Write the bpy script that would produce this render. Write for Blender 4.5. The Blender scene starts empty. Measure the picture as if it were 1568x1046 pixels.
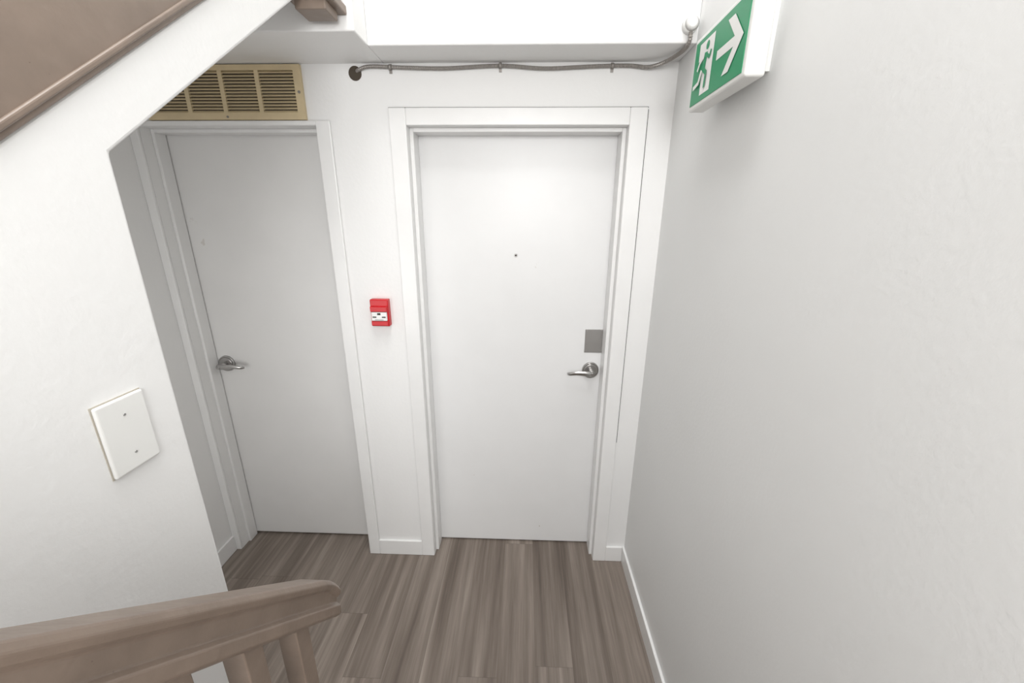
import bpy, bmesh, math, random
from mathutils import Vector, Matrix
random.seed(4)
scene=bpy.context.scene
scene.view_settings.view_transform='Standard'
scene.view_settings.look='None'

# ------------------------------------------------------------ materials
def new_mat(name,color,rough=.5,metal=0,bump=0,bscale=60,var=0.0,vscale=3,coat=0,chips=None):
    m=bpy.data.materials.new(name);m.use_nodes=True
    nt=m.node_tree;b=nt.nodes['Principled BSDF']
    b.inputs['Base Color'].default_value=(*color,1);b.inputs['Roughness'].default_value=rough;b.inputs['Metallic'].default_value=metal
    b.inputs['Coat Weight'].default_value=coat
    tc=nt.nodes.new('ShaderNodeTexCoord')
    if bump:
        n=nt.nodes.new('ShaderNodeTexNoise');n.inputs['Scale'].default_value=bscale;n.inputs['Detail'].default_value=4
        bp=nt.nodes.new('ShaderNodeBump');bp.inputs['Strength'].default_value=bump;bp.inputs['Distance'].default_value=.002
        nt.links.new(tc.outputs['Object'],n.inputs['Vector']);nt.links.new(n.outputs['Fac'],bp.inputs['Height']);nt.links.new(bp.outputs['Normal'],b.inputs['Normal'])
    col=None
    if var:
        n=nt.nodes.new('ShaderNodeTexNoise');n.inputs['Scale'].default_value=vscale;n.inputs['Detail'].default_value=5
        r=nt.nodes.new('ShaderNodeValToRGB')
        r.color_ramp.elements[0].position=.3;r.color_ramp.elements[1].position=.7
        r.color_ramp.elements[0].color=(*[c*(1-var) for c in color],1);r.color_ramp.elements[1].color=(*[min(1,c*(1+var*.3)) for c in color],1)
        nt.links.new(tc.outputs['Object'],n.inputs['Vector']);nt.links.new(n.outputs['Fac'],r.inputs['Fac']);nt.links.new(r.outputs['Color'],b.inputs['Base Color'])
        col=r.outputs['Color']
    if chips and col:
        n=nt.nodes.new('ShaderNodeTexNoise');n.inputs['Scale'].default_value=chips[1];n.inputs['Detail'].default_value=6;n.inputs['Roughness'].default_value=.6
        r=nt.nodes.new('ShaderNodeValToRGB');r.color_ramp.elements[0].position=chips[2];r.color_ramp.elements[1].position=chips[2]+.02
        x=nt.nodes.new('ShaderNodeMix');x.data_type='RGBA';x.inputs[7].default_value=(*chips[0],1)
        nt.links.new(tc.outputs['Object'],n.inputs['Vector']);nt.links.new(n.outputs['Fac'],r.inputs['Fac']);nt.links.new(r.outputs['Color'],x.inputs[0])
        nt.links.new(col,x.inputs[6]);nt.links.new(x.outputs[2],b.inputs['Base Color'])
    return m
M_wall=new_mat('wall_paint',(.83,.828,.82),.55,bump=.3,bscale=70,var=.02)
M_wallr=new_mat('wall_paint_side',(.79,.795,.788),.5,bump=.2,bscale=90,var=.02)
M_trim=new_mat('trim_gloss_paint',(.83,.828,.82),.32,bump=.15,bscale=25,var=.03,vscale=8)
M_door=new_mat('door_paint',(.80,.80,.798),.35,bump=.1,bscale=30,var=.02,vscale=6,chips=((.70,.69,.67),7,.745))
M_closet=new_mat('closet_door_paint',(.785,.78,.77),.38,bump=.1,bscale=30,var=.03,vscale=5,chips=((.66,.64,.61),6,.72))
M_gap=new_mat('dark_gap',(.03,.025,.02),.9)
M_brown=new_mat('brown_paint',(.232,.178,.142),.38,bump=.6,bscale=34,var=.16,vscale=14,chips=((.08,.04,.028),24,.70))
M_steel=new_mat('satin_chrome',(.50,.49,.48),.28,metal=1)
M_plate=new_mat('brushed_steel',(.42,.41,.40),.45,metal=1)
M_red=new_mat('alarm_red',(.55,.006,.012),.35)
M_whitep=new_mat('white_plastic',(.80,.80,.78),.35)
M_shadow_scuff=new_mat('grey_shadow_scuff',(.50,.46,.40),.7)  # grey for the painted shadow around the cover plate and for door scuffs
M_grille=new_mat('cream_enamel',(.66,.54,.34),.4,var=.08,vscale=20)
M_dark=new_mat('duct_dark',(.07,.055,.04),.9)
M_cable=new_mat('armoured_steel',(.30,.28,.26),.42,metal=.5)
M_green=new_mat('sign_green',(.005,.27,.11),.35)
M_ceil=new_mat('ceiling_paint',(.83,.83,.83),.7)

def floor_mat():
    m=bpy.data.materials.new('vinyl_plank');m.use_nodes=True
    nt=m.node_tree;b=nt.nodes['Principled BSDF'];b.inputs['Roughness'].default_value=.5;b.inputs['Specular IOR Level'].default_value=.35
    L=nt.links.new
    def N(op,a,b_=None,c=None):
        n=nt.nodes.new('ShaderNodeMath');n.operation=op
        for i,v in enumerate((a,b_,c)):
            if v is None: continue
            if isinstance(v,(int,float)): n.inputs[i].default_value=v
            else: L(v,n.inputs[i])
        return n.outputs[0]
    tc=nt.nodes.new('ShaderNodeTexCoord')
    sep=nt.nodes.new('ShaderNodeSeparateXYZ');L(tc.outputs['Object'],sep.inputs[0])
    X,Y=sep.outputs[0],sep.outputs[1]
    W=.15;PL=1.22
    xr=N('DIVIDE',N('ADD',X,5.035),W);row=N('FLOOR',xr);fx=N('FRACT',xr)
    wn=nt.nodes.new('ShaderNodeTexWhiteNoise');wn.noise_dimensions='1D';L(N('ADD',row,.37),wn.inputs['W'])
    yr=N('ADD',N('DIVIDE',Y,PL),N('MULTIPLY',wn.outputs['Value'],7.31));idx=N('FLOOR',yr);fy=N('FRACT',yr)
    wn2=nt.nodes.new('ShaderNodeTexWhiteNoise');wn2.noise_dimensions='1D';L(N('ADD',N('MULTIPLY',row,13.7),N('MULTIPLY',idx,3.1)),wn2.inputs['W'])
    pid=wn2.outputs['Value']
    def grain(sx,sy,det,off,dist=0):
        cb=nt.nodes.new('ShaderNodeCombineXYZ');L(N('MULTIPLY',X,sx),cb.inputs[0]);L(N('MULTIPLY',Y,sy),cb.inputs[1]);L(N('MULTIPLY_ADD',pid,37.,off),cb.inputs[2])
        n=nt.nodes.new('ShaderNodeTexNoise');n.inputs['Scale'].default_value=1;n.inputs['Detail'].default_value=det;n.inputs['Distortion'].default_value=dist
        L(cb.outputs[0],n.inputs['Vector']);return n.outputs['Fac']
    g1=grain(22,.9,2,0,.4);g2=grain(70,1.8,3,5,.2);g3=grain(260,9,2,9)
    mx=N('ADD',N('ADD',N('MULTIPLY',g1,.62),N('MULTIPLY',g2,.22)),N('MULTIPLY',g3,.16))
    r=nt.nodes.new('ShaderNodeValToRGB');e=r.color_ramp.elements
    e[0].position=.33;e[0].color=(.120,.095,.078,1);e[1].position=.70;e[1].color=(.33,.285,.245,1)
    k=e.new(.45);k.color=(.175,.143,.120,1);k=e.new(.56);k.color=(.235,.197,.168,1)
    L(mx,r.inputs['Fac'])
    t=nt.nodes.new('ShaderNodeMix');t.data_type='RGBA';t.blend_type='MULTIPLY';t.inputs[0].default_value=1
    tr=nt.nodes.new('ShaderNodeMapRange');tr.inputs[3].default_value=.93;tr.inputs[4].default_value=1.07;L(pid,tr.inputs[0])
    L(r.outputs['Color'],t.inputs[6]);L(tr.outputs[0],t.inputs[7])
    sx=N('LESS_THAN',N('MULTIPLY',N('MINIMUM',fx,N('SUBTRACT',1,fx)),W),.0007)
    sy=N('LESS_THAN',N('MULTIPLY',N('MINIMUM',fy,N('SUBTRACT',1,fy)),PL),.001)
    seam=N('MAXIMUM',N('MULTIPLY',sx,.25),N('MULTIPLY',sy,.4))
    s=nt.nodes.new('ShaderNodeMix');s.data_type='RGBA';s.inputs[7].default_value=(.06,.045,.035,1)
    L(seam,s.inputs[0]);L(t.outputs[2],s.inputs[6]);L(s.outputs[2],b.inputs['Base Color'])
    bp=nt.nodes.new('ShaderNodeBump');bp.inputs['Strength'].default_value=.15;bp.inputs['Distance'].default_value=.001
    L(mx,bp.inputs['Height']);L(bp.outputs['Normal'],b.inputs['Normal'])
    return m
M_floor=floor_mat()

# ------------------------------------------------------------ mesh helpers
def obj_from_bm(name,bm,mats,parent=None,smooth=False,bevel=0,seg=2):
    me=bpy.data.meshes.new(name);bmesh.ops.recalc_face_normals(bm,faces=bm.faces);bm.to_mesh(me);bm.free()
    for m in (mats if isinstance(mats,(list,tuple)) else [mats]): me.materials.append(m)
    o=bpy.data.objects.new(name,me);bpy.context.collection.objects.link(o)
    if parent: o.parent=parent
    if smooth:
        for p in me.polygons: p.use_smooth=True
    if bevel:
        md=o.modifiers.new('b','BEVEL');md.width=bevel;md.segments=seg;md.limit_method='ANGLE';md.angle_limit=math.radians(35)
    return o
def add_box(bm,x0,x1,y0,y1,z0,z1,mi=0):
    vs=[bm.verts.new((x,y,z)) for x in (x0,x1) for y in (y0,y1) for z in (z0,z1)]
    for f in ((0,1,3,2),(4,6,7,5),(0,4,5,1),(2,3,7,6),(0,2,6,4),(1,5,7,3)):
        F=bm.faces.new([vs[i] for i in f]);F.material_index=mi
def boxes(name,lst,mats,parent=None,bevel=0,seg=2):
    bm=bmesh.new()
    for b in lst: add_box(bm,*b)
    return obj_from_bm(name,bm,mats,parent,bevel=bevel,seg=seg)
def prism(bm,pts,axis,a,b,mi=0):
    def mk(p,t):
        if axis=='x': return (t,p[0],p[1])
        if axis=='y': return (p[0],t,p[1])
        return (p[0],p[1],t)
    v0=[bm.verts.new(mk(p,a)) for p in pts];v1=[bm.verts.new(mk(p,b)) for p in pts]
    n=len(pts)
    bm.faces.new(v0).material_index=mi;bm.faces.new(v1[::-1]).material_index=mi
    for i in range(n): bm.faces.new([v0[i],v1[i],v1[(i+1)%n],v0[(i+1)%n]]).material_index=mi
def prism_obj(name,pts,axis,a,b,mat,parent=None,bevel=0,seg=2):
    bm=bmesh.new();prism(bm,pts,axis,a,b);return obj_from_bm(name,bm,mat,parent,bevel=bevel,seg=seg)
def cyl(bm,c0,c1,r0,r1=None,seg=32,mi=0):
    r1=r0 if r1 is None else r1
    c0=Vector(c0);c1=Vector(c1);d=(c1-c0).normalized()
    a=d.orthogonal().normalized();b=d.cross(a)
    v0=[];v1=[]
    for i in range(seg):
        t=2*math.pi*i/seg;w=a*math.cos(t)+b*math.sin(t)
        v0.append(bm.verts.new(c0+w*r0));v1.append(bm.verts.new(c1+w*r1))
    fs=[bm.faces.new(v0[::-1]),bm.faces.new(v1)]
    for i in range(seg):
        f=bm.faces.new([v0[i],v0[(i+1)%seg],v1[(i+1)%seg],v1[i]]);f.smooth=True;fs.append(f)
    for f in fs:f.material_index=mi
def empty(name,loc=(0,0,0)):
    e=bpy.data.objects.new(name,None);e.empty_display_size=.1;bpy.context.collection.objects.link(e);return e
def catmull(P,n):
    P=[Vector(p) for p in P];P=[P[0]*2-P[1]]+P+[P[-1]*2-P[-2]];out=[]
    for i in range(1,len(P)-2):
        for k in range(n):
            t=k/n;a,b,c,d=P[i-1:i+3]
            out.append(.5*((2*b)+(c-a)*t+(2*a-5*b+4*c-d)*t*t+(3*b-a-3*c+d)*t**3))
    out.append(P[-2]);return out
def ribbed_tube(name,pts,r,mat,parent=None,rib=.0065,depth=.0015):
    C=catmull(pts,40)
    L=[0]
    for i in range(1,len(C)): L.append(L[-1]+(C[i]-C[i-1]).length)
    step=rib/2;n=int(L[-1]/step);S=[];j=0
    for k in range(n+1):
        s=k*step
        while j<len(L)-2 and L[j+1]<s: j+=1
        t=(s-L[j])/max(1e-9,L[j+1]-L[j]);S.append(C[j].lerp(C[j+1],min(1,t)))
    bm=bmesh.new();prev=None;up=Vector((0,0,1))
    for k,p in enumerate(S):
        d=(S[min(k+1,n)]-S[max(k-1,0)]).normalized()
        a=d.cross(up)
        if a.length<.05: a=d.cross(Vector((1,0,0)))
        a.normalize();b=d.cross(a)
        rr=r if k%2 else r-depth
        ring=[bm.verts.new(p+a*rr*math.cos(2*math.pi*i/12)+b*rr*math.sin(2*math.pi*i/12)) for i in range(12)]
        if prev:
            for i in range(12): bm.faces.new([prev[i],prev[(i+1)%12],ring[(i+1)%12],ring[i]])
        prev=ring
    return obj_from_bm(name,bm,mat,parent)

# ------------------------------------------------------------ shell
XR=.536;XL=-1.535;YW=1.643;YD=1.749;ZS=2.24;ZT=4.4;YB=-1.3
boxes('floor',[(-1.7,.7,YB-.1,2.0,-.1,0)],M_floor)
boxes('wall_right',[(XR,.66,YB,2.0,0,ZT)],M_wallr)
boxes('wall_left',[(-1.66,XL,YB,2.0,0,ZT)],M_wall)
boxes('wall_rear',[(-1.66,.66,YB-.1,YB,0,ZT)],M_wall)
boxes('ceiling',[(-1.66,.66,YB-.1,2.0,ZT,ZT+.1)],M_ceil)
boxes('wall_back',[(XL,XR,1.92,2.0,0,ZT)],M_wall)
for b in [(XL,-1.5,YW,1.9,0,ZS),(-.80,-.455,YW,1.9,0,ZS),(.377,XR,YW,1.9,0,ZS),(-1.5,-.80,YW,1.9,2.037,ZS),(-.455,.377,YW,1.9,2.037,ZS)]:
    boxes('wall_back',[b],M_wall)
boxes('ceiling_bulkhead',[(-.525,XR,1.49,1.92,ZS,2.60),(XL,-.525,1.386,1.92,ZS,2.60)],M_wall,bevel=.004)
def frame(name,x0,x1,zt,cw,ztop):
    yf=YW-.012
    return boxes(name,[(x0-cw,x0,yf,YW,0,ztop),(x1,x1+cw,yf,YW,0,ztop),(x0,x1,yf,YW,zt,ztop)],M_trim,bevel=.003)
frame('trim_1',-.455,.377,2.037,.064,2.096)
boxes('trim_2',[(-.455,-.440,1.672,1.745,0,2.037),(.362,.377,1.672,1.745,0,2.037),(-.440,.362,1.672,1.745,2.022,2.037)],M_trim,bevel=.002)
boxes('trim_3',[(-.80,-.745,YW-.012,YW,0,2.054),(XL,-1.5,YW-.012,YW,0,2.054),(-1.5,-.80,YW-.012,YW,2.037,2.054)],M_trim,bevel=.003)
boxes('trim_4',[(-1.5,-1.487,1.69,1.745,0,2.037),(-.813,-.80,1.69,1.745,0,2.037),(-1.487,-.813,1.69,1.745,2.024,2.037)],M_trim,bevel=.002)
boxes('trim_5',[(.441,.4445,YW-.0035,YW,.7,2.09),(-.52,.4435,YW-.0035,YW,2.0955,2.0985)],M_gap)
boxes('baseboard_back',[(-.745,-.519,YW-.012,YW,0,.09),(.441,XR-.012,YW-.012,YW,0,.09)],M_trim,bevel=.003)
boxes('baseboard_right',[(XR-.012,XR,.75,YW,0,.09)],M_trim,bevel=.003)
boxes('baseboard_left',[(XL,XL+.012,YB,YW-.012,0,.09)],M_trim,bevel=.003)

def lever(parent,x,y,z,direction):
    bm=bmesh.new()
    cyl(bm,(x,y,z),(x,y-.010,z),.040,.038);cyl(bm,(x,y-.010,z),(x,y-.014,z),.034,.030)
    cyl(bm,(x,y-.014,z),(x,y-.05,z),.013,.011)
    obj_from_bm('rose',bm,M_steel,parent)
    pts=[(-.012,-.05,0),(.002,-.056,0),(.035,-.058,.003),(.07,-.056,.003),(.1,-.052,-.002),(.112,-.044,-.004)]
    bm=bmesh.new();prev=None
    ws=[.009,.0135,.012,.010,.0085,.006];ts=[.006,.008,.006,.005,.005,.004]
    for (px,py,pz),w,t in zip(pts,ws,ts):
        ring=[]
        for i in range(12):
            a=2*math.pi*i/12
            ring.append(bm.verts.new((x+direction*px,y+py+t*math.cos(a),z+pz+w*math.sin(a))))
        if prev:
            for i in range(12): bm.faces.new([prev[i],prev[(i+1)%12],ring[(i+1)%12],ring[i]])
        else: bm.faces.new(ring)
        prev=ring
    bm.faces.new(prev[::-1])
    obj_from_bm('lever',bm,M_steel,parent,smooth=True)
    bm=bmesh.new();cyl(bm,(x,y-.058,z),(x,y-.066,z),.009,.008,20);obj_from_bm('keyway',bm,M_steel,parent)

d1=empty('door_1')
boxes('leaf',[(-.451,.373,YD,YD+.045,.008,2.033)],M_door,d1,bevel=.0015)
boxes('gap',[(-.454,.376,YD+.03,YD+.05,0.001,2.036)],M_gap,d1)
lever(d1,.317,YD,1.022,-1)
boxes('latch_plate',[(.282,.370,YD-.002,YD,1.109,1.222)],M_plate,d1,bevel=.001)
bm=bmesh.new()
for px,pz in ((.29,1.214),(.362,1.214),(.29,1.117),(.362,1.117)): cyl(bm,(px,YD-.002,pz),(px,YD-.004,pz),.0035,seg=12)
obj_from_bm('plate_screws',bm,M_steel,d1)
bm=bmesh.new();cyl(bm,(-.041,YD,1.552),(-.041,YD-.004,1.552),.008,.006,20);cyl(bm,(-.041,YD-.004,1.552),(-.041,YD-.0045,1.552),.004,seg=16,mi=1)
obj_from_bm('peephole',bm,[M_steel,M_gap],d1)
bm=bmesh.new();cyl(bm,(.10,YD,.105),(.10,YD-.0006,.105),.003,seg=8);cyl(bm,(-.25,YD,.42),(-.25,YD-.0006,.42),.0018,seg=8)
obj_from_bm('scuffs',bm,M_shadow_scuff,d1)
d2=empty('door_2')
boxes('leaf',[(-1.496,-.804,YD,YD+.04,.012,2.033)],M_closet,d2,bevel=.0015)
boxes('gap',[(-1.499,-.801,YD+.03,YD+.05,0.001,2.036)],M_gap,d2)
lever(d2,-1.445,YD,1.024,1)

# vent grille
vg=empty('vent_grille')
gx0,gx1,gz0,gz1=-1.44,-.832,2.056,2.236
y0=YW-.012
boxes('duct_back',[(gx0+.02,gx1-.02,YW-.003,YW-.001,gz0+.02,gz1-.02)],M_dark,vg)
L=[(gx0,gx1,y0,YW,gz0,gz0+.024),(gx0,gx1,y0,YW,gz1-.018,gz1),(gx0,gx0+.028,y0,YW,gz0+.024,gz1-.018),(gx1-.028,gx1,y0,YW,gz0+.024,gz1-.018)]
iw=(gx1-gx0-.056)/4
for i in range(1,4):
    x=gx0+.028+iw*i;L.append((x-.008,x+.008,y0+.001,YW,gz0+.02,gz1-.016))
boxes('frame',L,M_grille,vg)
bm=bmesh.new();n=13
for i in range(n):
    z=gz0+.029+(gz1-gz0-.052)*i/(n-1)
    prism(bm,[(y0+.001,z-.003),(y0+.002,z-.0045),(YW-.004,z+.001),(YW-.005,z+.0035)],'x',gx0+.02,gx1-.02)
obj_from_bm('louvres',bm,M_grille,vg)
bm=bmesh.new();cyl(bm,(gx1-.013,y0,2.147),(gx1-.013,y0-.002,2.147),.005,seg=12);cyl(bm,(gx1-.3,y0,gz0+.01),(gx1-.3,y0-.002,gz0+.01),.004,seg=12);obj_from_bm('screws',bm,M_cable,vg)

# conduit
ec=empty('electrical_conduit')
zc=2.225;yc=YW-.009
pts=[(-.635,YW+.012,zc-.012),(-.615,YW-.006,zc-.006),(-.57,yc,zc+.003),(-.45,yc,zc-.001),(-.3,yc,zc-.004),(-.1,yc,zc+.003),(.06,yc,zc-.006),(.25,yc,zc),(.36,yc,zc+.001),(.42,yc-.008,zc-.006),(.46,yc-.03,zc-.004),(.49,yc-.07,zc+.002),(.505,yc-.13,zc+.006),(.507,yc-.158,zc+.02),(.505,yc-.160,zc+.05)]
ribbed_tube('cable',pts,.0068,M_cable,ec)
bm=bmesh.new()
for x,z in ((-.5,zc+.0),(-.1,zc+.003),(.30,zc+.0005)):
    cyl(bm,(x-.005,yc,z),(x+.005,yc,z),.0085,seg=16);add_box(bm,x-.005,x+.005,YW-.004,YW-.0005,z-.018,z+.012)
obj_from_bm('clamps',bm,M_cable,ec)
bm=bmesh.new();cyl(bm,(-.633,YW-.0005,zc-.016),(-.633,YW-.002,zc-.016),.024,seg=20);obj_from_bm('wall_hole',bm,M_dark,ec)

# fire alarm
fa=empty('fire_alarm_pull_station')
fx,fz,fw,fh=-.617,1.317,.078,.117
boxes('backbox',[(fx-fw/2,fx+fw/2,YW-.03,YW,fz-fh/2,fz+fh/2)],M_red,fa,bevel=.004,seg=3)
boxes('pull_bar',[(fx-.033,fx+.033,YW-.040,YW-.03,fz-.032,fz+.006)],M_whitep,fa,bevel=.002)
boxes('red_bars',[(fx-.036,fx+.036,YW-.042,YW-.03,fz+.008,fz+.03),(fx-.036,fx+.036,YW-.038,YW-.03,fz-.054,fz-.034)],M_red,fa,bevel=.002)
boxes('lettering',[(fx-.028,fx-.012,YW-.0408,YW-.04,fz-.018,fz-.013),(fx+.012,fx+.028,YW-.0408,YW-.04,fz-.018,fz-.013),(fx-.007,fx+.007,YW-.0408,YW-.04,fz-.006,fz+.002),(fx-.018,fx+.018,YW-.0408,YW-.04,fz-.028,fz-.0265)],M_gap,fa)

# ------------------------------------------------------------ upper flight (left)
XP=-.62
def lo(y): return 1.793+.747*(y-.621)
def bl(y): return 1.89+.786*(y-.621)
YE=1.386
prism_obj('wall_partition',[(YB,0),(.621,0),(.621,1.793),(YE,lo(YE)),(YE,bl(YE)),(YB,bl(YB))],'x',XP-.10,XP,M_wall,bevel=.006,seg=3)
us=empty('upper_staircase')
n=14;run=(YE-YB)/n
prof=[]
for i in range(n):
    y=YE-run*i;z=2.60-.197*i
    if i==0: prof+= [(YE,2.60)]
    else: prof+=[(y,z+.197),(y,z)]
prof+=[(YB,2.60-.197*(n-1))]
prism_obj('steps',[(YB,lo(YB)),(YE,lo(YE))]+prof,'x',XL+.001,XP-.101,M_wall,us)
prism_obj('stringer',[(YB,bl(YB)),(YE-.09,bl(YE-.09)),(YE-.09,bl(YE-.09)+.30),(YB,bl(YB)+.30)],'x',XP-.09,XP+.006,M_brown,us,bevel=.004)
prism_obj('stringer_bead',[(YB,bl(YB)+.010),(YE-.09,bl(YE-.09)+.010),(YE-.09,bl(YE-.09)+.022),(YB,bl(YB)+.022)],'x',XP+.004,XP+.010,M_brown,us,bevel=.003,seg=3)
L=[]
y=-1.1
while y<1.2: L.append((XP-.055,XP-.02,y,y+.035,bl(y)+.25,bl(y)+1.0));y+=.13
boxes('balusters',L,M_brown,us)
prism_obj('handrail',[(YB,bl(YB)+1.0),(1.3,bl(1.3)+1.0),(1.3,bl(1.3)+1.06),(YB,bl(YB)+1.06)],'x',XP-.065,XP-.005,M_brown,us,bevel=.01)
bm=bmesh.new()
add_box(bm,-.655,-.55,1.275,1.375,2.30,3.6);add_box(bm,-.668,-.540,1.265,1.384,2.278,2.302)
add_box(bm,-.648,-.560,1.287,1.363,2.254,2.279)
obj_from_bm('newel_post',bm,M_brown,us,bevel=.004)

# blank cover plate on partition
cp=empty('blank_cover_plate')
boxes('plate',[(XP+.0008,XP+.007,.485,.560,1.320,1.439)],M_whitep,cp,bevel=.004,seg=3)
boxes('plate_gap_shadow',[(XP,XP+.001,.4842,.5608,1.3188,1.4402)],M_shadow_scuff,cp)  # thin shadow in the gap around the plate, painted as a grey sheet
bm=bmesh.new()
for z in (1.412,1.347): cyl(bm,(XP+.007,.5225,z),(XP+.0080,.5225,z),.0020,seg=12)
obj_from_bm('screws',bm,M_steel,cp)

# ------------------------------------------------------------ lower flight with rail
ls=empty('lower_staircase')
prof=[(YB+.001,0.0005),(.72,0.0005)]
for k in range(6):
    y=.72-.2*k;prof+=[(y,.19*k if k else .0006),(y,.19*(k+1))]
prof+=[(YB+.001,1.14)]
prof=prof[:2]+prof[3:]
prism_obj('steps',prof,'x',-.383,XR-.001,M_brown,ls,bevel=.006)
def rz(y): return 1.3625-.983*(y-.2356)
ye=.645
sr=empty('stair_handrail')
sec=[(-.028,-.020),(-.032,-.010),(-.026,.0),(.026,.0),(.032,-.010),(.028,-.020),(.020,-.027),(.020,-.054),(.029,-.060),(.029,-.080),(.022,-.087),(-.022,-.087),(-.029,-.080),(-.029,-.060),(-.020,-.054),(-.020,-.027)]
bm=bmesh.new();prev=None
for y,s,dz,top in ((-.35,1,0,0),(ye-.045,1,0,0),(ye-.028,1,0,-.004),(ye-.012,1,-.001,-.012),(ye,.94,-.002,-.022)):
    ring=[bm.verts.new((-.42+a*s,y+b*.12,rz(y)+dz+b*1.1*(1 if s==1 else .98)+(top if b>-.03 else 0))) for a,b in sec]
    if prev:
        for i in range(len(sec)): bm.faces.new([prev[i],prev[(i+1)%len(sec)],ring[(i+1)%len(sec)],ring[i]])
    else: bm.faces.new(ring)
    prev=ring
bm.faces.new(prev[::-1])
obj_from_bm('rail',bm,M_brown,sr,bevel=.002)
def ct(y): return .14+.983*(.72-y)
prism_obj('curb',[(-.37,.002),(.72,.002),(.72,.14),(-.37,ct(-.37))],'x',-.448,-.392,M_brown,sr,bevel=.004)
bm=bmesh.new()
y=.522
while y>-.3:
    y0_,y1_=y-.018,y+.018
    prism(bm,[(y0_,ct(y0_)-.03),(y1_,ct(y1_)-.03),(y1_,rz(y1_)-.075),(y0_,rz(y0_)-.075)],'x',-.438,-.402)
    y-=.107
obj_from_bm('balusters',bm,M_brown,sr,bevel=.002)

# ------------------------------------------------------------ exit sign
es=empty('exit_sign')
boxes('housing',[(.462,.506,.985,1.292,1.997,2.172)],M_whitep,es,bevel=.006,seg=3)
boxes('back_plate',[(.504,XR,1.03,1.26,2.02,2.15)],M_whitep,es)
sx=.4605
boxes('green_panel',[(sx,.464,1.0,1.28,2.008,2.160)],M_green,es,bevel=.0008)
Y0=1.28;Z0=2.008
def flat(bm,pts,mi=0,lvl=0):
    v=[bm.verts.new((sx-.0005-.0004*lvl,Y0-u,Z0+w)) for u,w in pts];f=bm.faces.new(v);f.material_index=mi
bm=bmesh.new()
flat(bm,[(.060,.014),(.118,.014),(.118,.140),(.030,.140),(.030,.100),(.060,.100)])
def limb(p,q,w,mi,lvl):
    d=Vector((q[0]-p[0],q[1]-p[1])).normalized();nrm=Vector((-d.y,d.x))*w/2
    flat(bm,[(p[0]+nrm.x,p[1]+nrm.y),(p[0]-nrm.x,p[1]-nrm.y),(q[0]-nrm.x,q[1]-nrm.y),(q[0]+nrm.x,q[1]+nrm.y)],mi=mi,lvl=lvl)
hc=(.080,.124)
flat(bm,[(hc[0]+.010*math.cos(a*math.pi/8),hc[1]+.010*math.sin(a*math.pi/8)) for a in range(16)],mi=1,lvl=1)
limb((.075,.110),(.068,.070),.019,1,1)
limb((.075,.106),(.098,.092),.008,1,2);limb((.098,.090),(.106,.106),.008,1,3)
limb((.068,.074),(.092,.058),.011,1,4);limb((.090,.060),(.088,.026),.010,1,5)
limb((.066,.102),(.046,.094),.008,0,6);limb((.048,.096),(.034,.078),.008,0,7)
limb((.064,.072),(.050,.044),.011,0,8);limb((.054,.046),(.020,.040),.010,0,9)
flat(bm,[(.142,.088),(.142,.068),(.240,.068),(.240,.088)],lvl=1)
flat(bm,[(.268,.078),(.216,.134),(.184,.134),(.236,.078)],lvl=2)
flat(bm,[(.268,.078),(.236,.078),(.184,.022),(.216,.022)],lvl=2)
obj_from_bm('pictogram',bm,[M_whitep,M_green],es)

jc=empty('junction_cap')
bm=bmesh.new();cyl(bm,(.505,1.4895,2.285),(.505,1.468,2.285),.024,.022);cyl(bm,(.505,1.468,2.285),(.505,1.458,2.285),.022,.012)
obj_from_bm('cap',bm,M_whitep,jc)

# ------------------------------------------------------------ lights
def area(name,loc,rot,size,power,col=(1,1,1),sy=None):
    l=bpy.data.lights.new(name,'AREA');l.energy=power;l.size=size;l.color=col
    if sy:l.shape='RECTANGLE';l.size_y=sy
    o=bpy.data.objects.new(name,l);o.location=loc;o.rotation_euler=rot;bpy.context.collection.objects.link(o);return o
area('ceiling_light',(-.1,.3,4.3),(0,0,0),1.0,52,(1,.995,.985),1.6)
area('bounce_flash',(.05,-1.1,2.1),(math.radians(70),0,0),.9,30)
area('alcove_fill_light',(-1.1,.1,1.25),(math.radians(90),0,0),.6,8,(1,.99,.98),.9)  # added fill lamp, unseen behind the partition, brightens the closet alcove
w=bpy.data.worlds.new('w');scene.world=w;w.use_nodes=True
w.node_tree.nodes['Background'].inputs[0].default_value=(1,1,1,1);w.node_tree.nodes['Background'].inputs[1].default_value=.8

# ------------------------------------------------------------ camera
cd=bpy.data.cameras.new('camera');co=bpy.data.objects.new('camera',cd);bpy.context.collection.objects.link(co)
pi_,ya,ro,H=.3019,-.0318,.006,1.7021
F=Vector((math.sin(ya)*math.cos(pi_),math.cos(ya)*math.cos(pi_),-math.sin(pi_)))
R0=Vector((math.cos(ya),-math.sin(ya),0));U0=R0.cross(F)
R=R0*math.cos(ro)+U0*math.sin(ro);U=-R0*math.sin(ro)+U0*math.cos(ro)
co.matrix_world=Matrix(((R.x,U.x,-F.x,0),(R.y,U.y,-F.y,0),(R.z,U.z,-F.z,H),(0,0,0,1)))
cd.sensor_width=36;cd.lens=612.56*36/1600;cd.clip_start=.02
scene.camera=co
